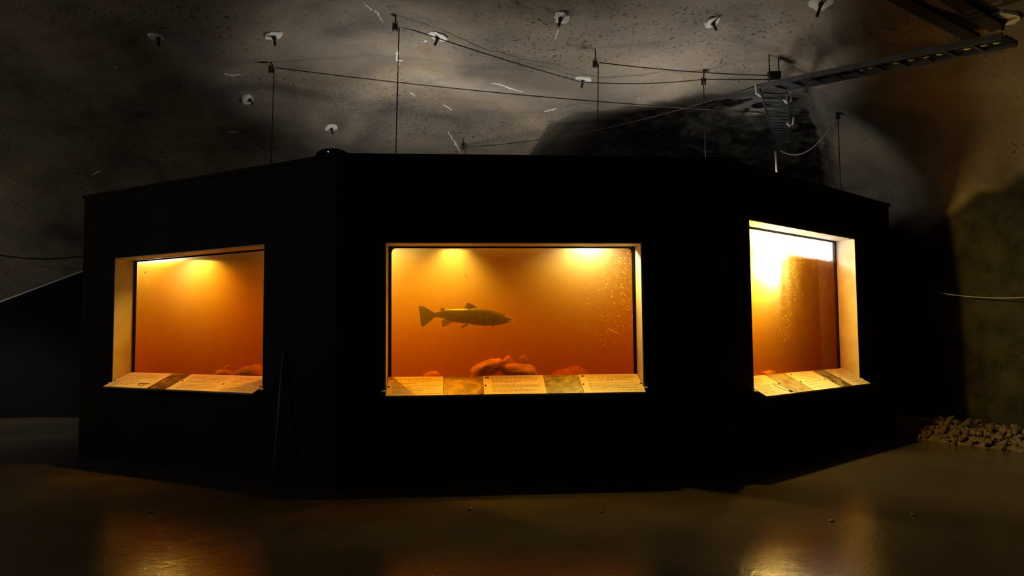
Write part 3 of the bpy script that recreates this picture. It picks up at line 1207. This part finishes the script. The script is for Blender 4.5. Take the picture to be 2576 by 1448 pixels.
board(1, 'long information board under the middle window, with two picture panels', [
    ('text', 0.217, dict(cols=[(0.10, 0.97, rows(0.10, 6, 0.065, (0.85, 0.95, 1.0, 0.75, 0.5, 0.3)) + rows(0.50, 6, 0.065, (0.95, 0.4, 0.8, 0.6, 0.65, 0.6)) + rows(0.90, 1, 0.07, (1.0,)))],
                         flag=(0.03, 0.085, 0.07, M['red']), screws=[(0.03, 0.54)])),
    ('photo', 0.155, dict(mat=warm_photo, label='orange underwater picture')),
    ('text', 0.243, dict(cols=[(0.14, 0.95, rows(0.09, 6, 0.06, (0.85, 0.95, 0.9, 0.92, 0.6, 0.5)) + rows(0.50, 4, 0.06, (0.95, 1.0, 0.95, 0.6)) + rows(0.78, 2, 0.06, (0.9, 0.75)))],
                         flag=(0.03, 0.10, 0.07, M['blue']), screws=[(0.03, 0.54)])),
    ('photo', 0.142, dict(mat=green_photo, label='olive picture of a stony riverbed')),
    ('text', 0.243, dict(cols=[(0.12, 0.96, rows(0.08, 6, 0.06, (0.85, 0.9, 0.95, 0.8, 0.9, 0.5)) + rows(0.50, 7, 0.06, (0.95, 0.6, 1.0, 0.95, 0.97, 0.3, 1.0)))],
                         flag=(0.03, 0.09, 0.06, M['blue']), screws=[(0.03, 0.54), (0.98, 0.54)])),
], lip=0.12, zin=1.06, zout=0.895)
board(2, 'information board under the tall right-hand window, with a looped line drawing', [
    ('text', 0.235, dict(cols=[(0.08, 0.70, rows(0.12, 10, 0.078, (0.75, 0.9, 0.85, 0.7, 0.5, 0.9, 0.8, 0.75, 0.55, 0.6)))],
                         screws=[(0.03, 0.52), (0.97, 0.5)],
                         sketch=[([(0.86, 0.50), (0.78, 0.48), (0.74, 0.56), (0.78, 0.72), (0.88, 0.86), (0.98, 0.88), (0.98, 0.76), (0.93, 0.58), (0.86, 0.50)], 0.0028, M['inkdark']),
                                 ([(0.89, 0.90), (0.96, 0.93)], 0.010, M['inkdark'])])),
    ('photo', 0.175, dict(mat=sketch_photo, label='beige picture with grey strokes')),
    ('text', 0.265, dict(cols=[(0.12, 0.85, rows(0.12, 4, 0.09, (0.8, 0.7, 0.95, 0.9)) + rows(0.52, 3, 0.09, (0.9, 0.5, 0.45)) + rows(0.84, 1, 0.08, (0.5,)))],
                         screws=[(0.10, 0.12), (0.02, 0.52), (0.90, 0.52)])),
    ('photo', 0.125, dict(mat=river_photo, label='picture of brown and grey rocks')),
    ('text', 0.20, dict(cols=[(0.22, 0.85, rows(0.14, 8, 0.095, (0.9, 0.8, 0.75, 0.6, 0.9, 0.85, 0.5, 0.7)))],
                        screws=[(0.18, 0.12), (0.04, 0.52)])),
], lip=0.14, zin=0.99, zout=0.80)

# domed fixture on the rim corner, small bump further along the rim
p = FACES[1].p(-0.05, TOPZ + 0.035, 0.1)
t = thing('domed_fixture', p, 'low black domed fixture with a pale dot on the tank rim corner', 'fixture')
bm = bmesh.new()
bmesh.ops.create_uvsphere(bm, u_segments=24, v_segments=12, radius=1.0)
bmesh.ops.delete(bm, geom=[v for v in bm.verts if v.co.z < -0.05], context='VERTS')
for v in bm.verts:
    v.co = p + V((v.co.x * 0.17, v.co.y * 0.13, max(0, v.co.z) * 0.075))
obj('dome', bm, M['black'], t, smooth=True)
bm = bmesh.new()
bmesh.ops.create_uvsphere(bm, u_segments=8, v_segments=6, radius=0.006, matrix=Matrix.Translation(p + V((-0.01, -0.13, 0.012))))
obj('pilot_light', bm, M['dot'], t)
p = FACES[1].p(1.75, TOPZ + 0.035, 0.12)
bm = bmesh.new()
tube(bm, [p - V((0.03, 0, -0.012)), p + V((0.0, 0, 0.016)), p + V((0.03, 0, 0.012))], [0.012, 0.022, 0.014], 8)
tag(obj('cable_clamp', bm, M['black'], smooth=True), 'small black lump on the middle of the tank rim', 'clamp')

# leaning pole by the left-hand face
f = FACES[0]
ub, _ = f.un(687, 1200, -0.22)
ut, zt = f.un(713, 882, -0.02)
a, b = f.p(ub, 0.012, -0.22), f.p(ut, zt, -0.016)
bm = bmesh.new()
tube(bm, [a, a.lerp(b, 0.5), b], 0.0145, 10)
t = obj('leaning_pole', bm, M['pole'], smooth=True)
tag(t, 'thin grey pole leaning on the black wall beside the left-hand window', 'pole')

# ------------------------------------------------------------------ rock bolts and lime streaks on the vault
def rock_bolt(px, py, rad, label, tilt=(0, 0), length=0.07):
    p, n = hit(px, py)
    n = (n + V((tilt[0], 0, tilt[1]))).normalized()
    t = thing('rock_bolt', p, label, 'rock bolt', 'plates of the rock bolts')
    x = n.cross(V((0, 1, 0.3))).normalized()
    y = n.cross(x)
    bm = bmesh.new()
    rv = random.Random(int(px))
    K = 18
    base, top = [], []
    for k in range(K):
        a = 2 * math.pi * k / K
        r = rad * (1 + 0.10 * rv.uniform(-1, 1))
        q = p + (x * math.cos(a) + y * math.sin(a)) * r
        base.append(bm.verts.new(q - n * 0.03 + n * rv.uniform(-0.008, 0.008)))
        top.append(bm.verts.new(q + n * (0.016 + rv.uniform(-0.005, 0.005))))
    cc = bm.verts.new(p + n * 0.026)
    for k in range(K):
        bm.faces.new((base[k], base[(k + 1) % K], top[(k + 1) % K], top[k]))
        bm.faces.new((top[k], top[(k + 1) % K], cc))
    bm.faces.new(base[::-1])
    obj('plate', bm, M['plate'], t)
    bm = bmesh.new()
    tube(bm, [p + n * 0.02, p + n * 0.05], 0.028, 6)
    obj('nut', bm, M['bolt'], t)
    d = (n + V((rv.uniform(-0.15, 0.1), -0.1, 0))).normalized()
    bm = bmesh.new()
    tube(bm, [p + n * 0.06, p + n * 0.06 + d * length], 0.017, 8)
    obj('bolt', bm, M['bolt'], t)


rock_bolt(397, 90, 0.105, 'pale bolt plate farthest to the left on the cave ceiling', (0.3, 0))
rock_bolt(688, 87, 0.10, 'pale bolt plate above the leftmost hanging pulley')
rock_bolt(1103, 90, 0.115, 'oval bolt plate just under the slanting rope beside the highest pulley')
rock_bolt(1411, 42, 0.10, 'bolt plate with ochre stains below it, near the top of the picture', (-0.3, 0))
rock_bolt(1791, 54, 0.10, 'bolt plate with a long dark bolt, second from the right', (0.25, 0))
rock_bolt(2066, 4, 0.13, 'bolt plate cut by the top edge of the picture', (0, 0), 0.16)
rock_bolt(1467, 198, 0.115, 'bolt plate where the slanting rope bends')
rock_bolt(833, 320, 0.10, 'lowest bolt plate, just above the tank corner')
rock_bolt(626, 247, 0.10, 'tilted bolt plate left of the leftmost hanging rope', (0.5, 0))
rock_bolt(2528, 45, 0.13, 'dim bolt plate in the dark upper right corner')


def streak(pts, w, seed):
    rv = random.Random(seed)
    bm = bmesh.new()
    prev = None
    P = []
    for (a, b) in zip(pts, pts[1:]):
        n = max(2, int(math.hypot(b[0] - a[0], b[1] - a[1]) / 3))
        for k in range(n):
            P.append((a[0] + (b[0] - a[0]) * k / n, a[1] + (b[1] - a[1]) * k / n))
    P.append(pts[-1])
    for k, (x, y) in enumerate(P):
        q, nr = hit(x + rv.uniform(-1, 1), y + rv.uniform(-1, 1))
        q2, _ = hit(*P[min(k + 1, len(P) - 1)])
        q1, _ = hit(*P[max(k - 1, 0)])
        tdir = (q2 - q1).normalized()
        s = tdir.cross(nr).normalized()
        ww = w * rv.uniform(0.25, 1.0) * (0.25 + math.sin(math.pi * (k + 0.3) / (len(P) + 0.2)))
        cur = [bm.verts.new(q + s * ww + nr * 0.002), bm.verts.new(q + nr * 0.012), bm.verts.new(q - s * ww + nr * 0.002)]
        if prev:
            bm.faces.new((prev[0], prev[1], cur[1], cur[0]))
            bm.faces.new((prev[1], prev[2], cur[2], cur[1]))
        prev = cur
    o = obj('lime_streak', bm, M['calcite'], ROCK['ceiling'])
    return o


for k, (pts, w) in enumerate([
    ([(912, 2), (930, 20), (950, 32), (962, 55)], 0.012), ([(1002, 120), (998, 145), (1003, 162)], 0.025), ([(995, 150), (1012, 152)], 0.018),
    ([(1230, 205), (1262, 213), (1285, 222), (1321, 232)], 0.014), ([(566, 185), (585, 189), (605, 187)], 0.014),
    ([(1126, 330), (1140, 352), (1160, 384)], 0.022), ([(1113, 262), (1137, 276)], 0.012), ([(1055, 104), (1080, 102)], 0.018),
    ([(1405, 70), (1398, 98)], 0.012), ([(1352, 48), (1370, 62), (1390, 58)], 0.012), ([(285, 163), (300, 175)], 0.014),
    ([(1030, 232), (1045, 240)], 0.01), ([(1600, 250), (1610, 244)], 0.008), ([(1370, 280), (1400, 272)], 0.008),
    ([(575, 330), (600, 332)], 0.02), ([(640, 365), (648, 375)], 0.02), ([(232, 440), (252, 430)], 0.02), ([(215, 265), (222, 275)], 0.016)]):
    streak(pts, w, k)


# ------------------------------------------------------------------ pulleys, ropes, cables
def pt(px, py, dist):
    return CAM + ray(px, py) * dist


def pulley(px, py, label, k=0.965):
    p = hit(px, py, k)[0] if k < 2 else pt(px, py, k)
    top, _ = hit(px - 3, py - 22)
    t = thing('pulley', p, label, 'pulley', 'pulleys hung from the vault')
    bm = bmesh.new()
    tube(bm, [p + V((-0.02, 0.0, 0)), p + V((-0.014, 0, 0)), p + V((0.014, 0, 0)), p + V((0.02, 0, 0))], [0.03, 0.045, 0.045, 0.03], 14)
    obj('wheel', bm, M['pulley'], t)
    bm = bmesh.new()
    for s in (-1, 1):
        q = p + V((0.026 * s, 0, 0))
        hexa(bm, [q + V((-0.003, -0.02, -0.05)), q + V((0.003, -0.02, -0.05)), q + V((0.003, 0.02, -0.05)), q + V((-0.003, 0.02, -0.05)),
                  q + V((-0.003, -0.012, 0.06)), q + V((0.003, -0.012, 0.06)), q + V((0.003, 0.012, 0.06)), q + V((-0.003, 0.012, 0.06))])
    obj('cheek_plates', bm, M['pulley'], t)
    bm = bmesh.new()
    up, _, _, dist = BVH.ray_cast(p + V((0, 0, 0.01)), V((0, 0, 1)))
    end = up if up is not None else p + V((0, 0, 0.2))
    tube(bm, [p + V((0, 0, 0.05)), p.lerp(end, 0.6) + V((0.008, 0, 0)), end + V((0, 0, 0.03))], 0.009, 6)
    obj('hanger_hook', bm, M['bolt'], t)
    return p


def rope(path, label, r=0.0065, cat='rope', name='lifting_rope', mat='rope'):
    bm = bmesh.new()
    tube(bm, path, r, 6)
    o = obj(name, bm, M[mat], smooth=True)
    return tag(o, label, cat)


PB = V((0.0, 0, -0.045))
pa = pulley(994, 68, 'dark pulley nearest the top of the picture, over the middle window')
pb = pulley(682, 174, 'dark pulley farthest to the left, over the left-hand window')
pc = pulley(1497, 161, 'dark pulley right of the bend in the slanting rope')
pd = pulley(1164, 369, 'dark pulley low behind the tank rim', 0.985)
pe = pulley(1770, 205, 'dark pulley at the end of the cave ceiling near the cable ladder', 0.975)
pf = pulley(2108, 291, 'dark pulley with a pale glint right of the side passage', 0.985)


def down(p, z=3.125):
    return V((p.x, p.y, z))


e1 = pt(1944, 200, 10.38)
bend, _ = hit(1462, 206, 0.97)
rope([down(pa), pa + V((0.045, 0, 0)), ] + sag(pa + V((0.05, 0, 0.02)), bend, 0.02)[1:] + sag(bend, pe + V((0, 0, 0.03)), 0.04)[1:] + [e1], 'rope falling from the highest pulley and slanting across to the ladder')
e2 = CAM + ray(1918, 283) * (e1 - CAM).length
rope([down(pb), pb + V((0.04, 0, 0))] + sag(pb + V((0.05, 0, 0.02)), e2, 0.06), 'rope falling from the leftmost pulley, the long lower line across the ceiling')
e3 = pt(1944, 190, 10.38)
rope([down(pc), pc + V((0.04, 0, 0))] + sag(pc + V((0.05, 0, 0.02)), e3, 0.03), 'rope falling from the pulley right of the rope bend')
e4 = CAM + ray(1915, 212) * ((e1 - CAM).length - 0.3)
rope([down(pd, TOPZ - 0.6), pd + V((0.045, 0, 0))] + sag(pd + V((0.05, 0, 0.0)), e4, 0.16), 'sagging rope rising from the low pulley behind the rim')
rope([down(pe, TOPZ - 0.35), pe], 'short rope hanging below the pulley near the cable ladder', 0.006)
rope([down(pf, TOPZ - 0.6), pf], 'rope hanging straight down in front of the lit rock at right', 0.007)
g1, _ = hit(2090, 316, 0.97)
g2 = CAM + ray(1962, 378) * ((g1 - CAM).length * 1.02)
rope(sag(g1, g2, 0.22), 'pale cable sagging across the mouth of the side passage', 0.008, 'cable', 'sagging_cable', 'cable')
c1, _ = hit(-40, 634, 0.93)
c2, _ = hit(225, 641, 0.93)
rope(sag(c1, c2, 0.10), 'black cable sagging along the rock beside the left end of the tank', 0.016, 'cable', 'wall_cable', 'blackcable')
c1, _ = hit(2358, 735, 0.95)
c2, _ = hit(2620, 744, 0.95)
rope(sag(c1, c2, 0.05), 'thin cable along the dark rock at the right edge', 0.008, 'cable', 'wall_cable', 'cable')


# small winch where the ropes gather
wp = pt(1948, 195, 10.4)
t = thing('rope_winch', wp, 'small dark winch where the ropes meet above the cable ladder', 'winch')
bm = bmesh.new()
tube(bm, [wp - V((0.07, 0, 0)), wp - V((0.06, 0, 0)), wp - V((0.055, 0, 0)), wp + V((0.055, 0, 0)), wp + V((0.06, 0, 0)), wp + V((0.07, 0, 0))], [0.05, 0.05, 0.028, 0.028, 0.05, 0.05], 14)
obj('drum', bm, M['pulley'], t)
bm = bmesh.new()
hexa(bm, [wp + V((-0.08, -0.03, 0.04)), wp + V((0.08, -0.03, 0.04)), wp + V((0.08, 0.05, 0.04)), wp + V((-0.08, 0.05, 0.04)),
          wp + V((-0.08, -0.03, 0.075)), wp + V((0.08, -0.03, 0.075)), wp + V((0.08, 0.05, 0.075)), wp + V((-0.08, 0.05, 0.075))])
obj('mounting_plate', bm, M['bolt'], t)
for sx in (-0.06, 0.06):
    up = BVH.ray_cast(wp + V((sx, 0, 0.08)), V((0, 0, 1)))[0]
    bm = bmesh.new()
    tube(bm, [wp + V((sx, 0, 0.07)), (up if up is not None else wp + V((sx, 0, 0.5))) + V((0, 0, 0.02))], 0.008, 6)
    obj('hanger_rod', bm, M['bolt'], t)


# cable tray under the ceiling and the ladder running back into the passage
def ladder(name, A, B, width, rung_gap, side, label, rail_h=0.05, rail_w=0.022, rung_r=0.012, hangers=()):
    t = thing(name, A, label, 'cable tray')
    d = (B - A)
    Lh = d.length
    d.normalize()
    s = side.normalized()
    up = s.cross(d).normalized()
    if up.z < 0:
        up = -up
    for k in (-0.5, 0.5):
        bm = bmesh.new()
        o = A + s * width * k
        q = [o - s * rail_w / 2 - up * rail_h / 2, o + s * rail_w / 2 - up * rail_h / 2, o + s * rail_w / 2 + up * rail_h / 2, o - s * rail_w / 2 + up * rail_h / 2]
        hexa(bm, q + [p + d * Lh for p in q])
        obj('rail', bm, M['galv'], t)
    n = int(Lh / rung_gap)
    for k in range(n):
        c = A + d * (k + 0.5) * rung_gap
        bm = bmesh.new()
        hexa(bm, [c - s * width / 2 - d * rung_r - up * 0.018, c + s * width / 2 - d * rung_r - up * 0.018, c + s * width / 2 + d * rung_r - up * 0.018, c - s * width / 2 + d * rung_r - up * 0.018,
                  c - s * width / 2 - d * rung_r + up * 0.004, c + s * width / 2 - d * rung_r + up * 0.004, c + s * width / 2 + d * rung_r + up * 0.004, c - s * width / 2 + d * rung_r + up * 0.004])
        obj('rung', bm, M['galv'], t)
    for h, e in hangers:
        c = A + d * h + s * width * 0.5 * e
        bm = bmesh.new()
        tube(bm, [c - s * 0.05 * e, c - up * 0.05, c + s * 0.05 * e - up * 0.02, c + s * 0.06 * e + up * 0.09], 0.018, 6)
        obj('hanger_bracket', bm, M['bracket'], t)
    return t, d, s, up


ta = pt(1935, 222, 10.0)
tb, _ = hit(2540, 100, 0.90)
dv = (tb - ta).normalized()
sd = dv.cross(V((0, 0, 1)))
tray, dv, sd, upv = ladder('cable_tray', ta, tb, 0.32, 0.25, sd, 'galvanised cable tray running under the ceiling to the upper right corner', 0.06, 0.03)
for k, off in enumerate((-0.09, -0.03, 0.04)):
    bm = bmesh.new()
    tube(bm, [ta + sd * off + upv * 0.02, (ta + tb) / 2 + sd * (off + 0.01) + upv * 0.02, tb + sd * off + upv * 0.02], 0.016, 6)
    obj('tray_cable', bm, M['blackcable'], tray)
for px in (2172, 2193, 2257, 2296, 2333, 2368, 2437, 2480, 2512):  # small pale pieces standing in for glints along the tray
    k = (px - 1935) / (2540.0 - 1935)
    w = 1 / ((1 - k) / (ta - CAM).dot(V((0, 1, 0))) + k / (tb - CAM).dot(V((0, 1, 0))))
    k3 = k * w / (tb - CAM).y
    c = ta.lerp(tb, k3) + sd * 0.03 - upv * 0.012
    bm = bmesh.new()
    tube(bm, [c - dv * 0.035, c - dv * 0.02, c + dv * 0.02, c + dv * 0.035], [0.004, 0.012, 0.012, 0.004], 6)
    obj('tray_glint', bm, M['plate'], tray, smooth=True)
la = CAM + ray(1945, 228) * ((ta - CAM).length * 1.0)
lb = CAM + ray(1972, 362) * ((ta - CAM).length * 1.62)
ladder('cable_ladder', la, lb, 0.34, 0.37, V((1, 0.12, 0)), 'cable ladder with many rungs running back into the side passage', 0.05, 0.02, 0.025,
       hangers=((0.6, 1), (3.0, 1), (0.1, -1)))
bm = bmesh.new()
q = CAM + ray(1951, 380) * ((ta - CAM).length * 1.15)
q2 = CAM + ray(1956, 425) * ((ta - CAM).length * 1.15)
tube(bm, [q, q2 - V((0, 0, 0.6))], 0.017, 8)
tag(obj('short_conduit', bm, M['bracket'], smooth=True), 'short pale pipe standing behind the tank rim below the cable ladder', 'pipe')

# two thin dark bands crossing the upper right of the ceiling
for k, (x0, y0, x1, y1, lab) in enumerate([(2210, -30, 2450, 96, 'dark band across the ceiling, the one farther from the frame corner'),
                                           (2350, -30, 2510, 70, 'dark band across the ceiling nearest the upper right corner')]):
    a, _ = hit(x0, y0, 0.985)
    b, _ = hit(x1, y1, 0.98)
    d = (b - a).normalized()
    s = d.cross(V((0, 0, 1))).normalized()
    bm = bmesh.new()
    w, h = 0.075, 0.02
    u = V((0, 0, 1))
    hexa(bm, [a - s * w - u * h, a + s * w - u * h, a + s * w + u * h, a - s * w + u * h, b - s * w - u * h, b + s * w - u * h, b + s * w + u * h, b - s * w + u * h])
    tag(obj('ceiling_band', bm, M['band']), lab, 'band', 'dark bands at the ceiling')

# ------------------------------------------------------------------ dark ramp wall at the left edge
RW = 13.9


def at_depth(px, py, y):
    r = ray(px, py)
    return CAM + r * (y / r.y)


t = thing('ramp_wall', at_depth(100, 1046, RW) * 1.0, 'dark sloping partition with a bright top edge, left of the tank', 'partition')
a, b = at_depth(-120, 806, RW), at_depth(260, 664, RW)
bm = bmesh.new()
th = V((0, 0.12, 0))
hexa(bm, [V((a.x, RW, 0.0)), V((b.x, RW, 0.0)), V((b.x, RW, 0.0)) + th, V((a.x, RW, 0.0)) + th, a, b, b + th, a + th])
obj('panel', bm, M['darkpanel'], t)
bm = bmesh.new()
up = V((0, 0, 0.028))
fr = V((0, -0.012, 0))
hexa(bm, [a + fr, b + fr, b + th - fr, a + th - fr, a + up + fr, b + up + fr, b + th + up - fr, a + th + up - fr])
obj('edge_trim', bm, M['trim'], t)['label'] = 'bright metal edge trim'

# ------------------------------------------------------------------ gravel bank at the foot of the right wall
gp = thing('gravel_bank', (6.2, 9.8, 0), 'bank of loose brown stones along the foot of the right rock wall', 'gravel')


def floor_at(px, py):
    r = ray(px, py)
    return CAM + r * (-CAM.z / r.z)


stones = [boulder_mesh('stone', 40 + k, 1, 0.3) for k in range(6)]
for me in stones:
    for p in me.polygons:
        p.use_smooth = False
    me.materials.append(M['gravel'])
rs = random.Random(3)
edge = [floor_at(2262, 1096), floor_at(2400, 1118), floor_at(2576, 1140), floor_at(2760, 1180)]
cnt = 0
for k in range(290):
    s = rs.random() * (len(edge) - 1)
    q = edge[int(s)].lerp(edge[min(int(s) + 1, len(edge) - 1)], s - int(s))
    back = V((0.35, 0.94, 0))
    w = rs.random() ** 0.8 * (0.25 + 0.75 * min(1, s))
    q = q + back * w
    r = rs.uniform(0.022, 0.055)
    o = bpy.data.objects.new('stone', rs.choice(stones))
    COL.objects.link(o)
    o.parent = gp
    o.matrix_parent_inverse = Matrix.Translation(-V((6.2, 9.8, 0)))
    o.location = (q.x, q.y, r * 0.5 + w * 0.22)
    o.scale = (r, r * rs.uniform(0.7, 1.1), r * rs.uniform(0.6, 0.9))
    o.rotation_euler = (rs.uniform(0, 6), rs.uniform(0, 6), rs.uniform(0, 6))
bm = bmesh.new()
pr = []
for q in edge:
    back = V((0.35, 0.94, 0))
    pr.append([bm.verts.new(q + V((0, 0, -0.02))), bm.verts.new(q + back * 0.4 + V((0, 0, 0.08))), bm.verts.new(q + back * 1.15 + V((0, 0, 0.20))), bm.verts.new(q + back * 1.15 + V((0, 0, -0.02)))])
for a, b in zip(pr, pr[1:]):
    for k in range(3):
        bm.faces.new((a[k], a[k + 1], b[k + 1], b[k]))
bm.faces.new(pr[0]); bm.faces.new(pr[-1][::-1])
bmesh.ops.subdivide_edges(bm, edges=bm.edges[:], cuts=5, use_grid_fill=True)
for v in bm.verts:
    v.co.z += noise.noise(v.co * 6) * 0.03
obj('earth_core', bm, M['gravel'], gp)

# loose pebbles on the floor
for k, (px, py, r, lab) in enumerate([
    (378, 1291, 0.022, 'small dark pebble on the floor in front of the left-hand window'),
    (242, 1256, 0.018, 'tiny pebble on the floor near the left end of the tank'),
    (1183, 1281, 0.020, 'small pebble on the floor below the fish'),
    (1513, 1287, 0.012, 'tiny pale pebble on the floor below the far end of the middle window'),
    (2090, 1312, 0.026, 'pebble at the edge of the bright reflection at right'),
    (2296, 1297, 0.020, 'small pebble on the dark floor right of the bright reflection')]):
    p = floor_at(px, py)
    o = bpy.data.objects.new('pebble', stones[k % 6])
    COL.objects.link(o)
    o.location = (p.x, p.y, r * 0.35)
    o.scale = (r * 1.3, r, r * 0.6)
    o.rotation_euler = (0, 0, k * 1.1)
    tag(o, lab, 'pebble', 'loose pebbles on the floor')
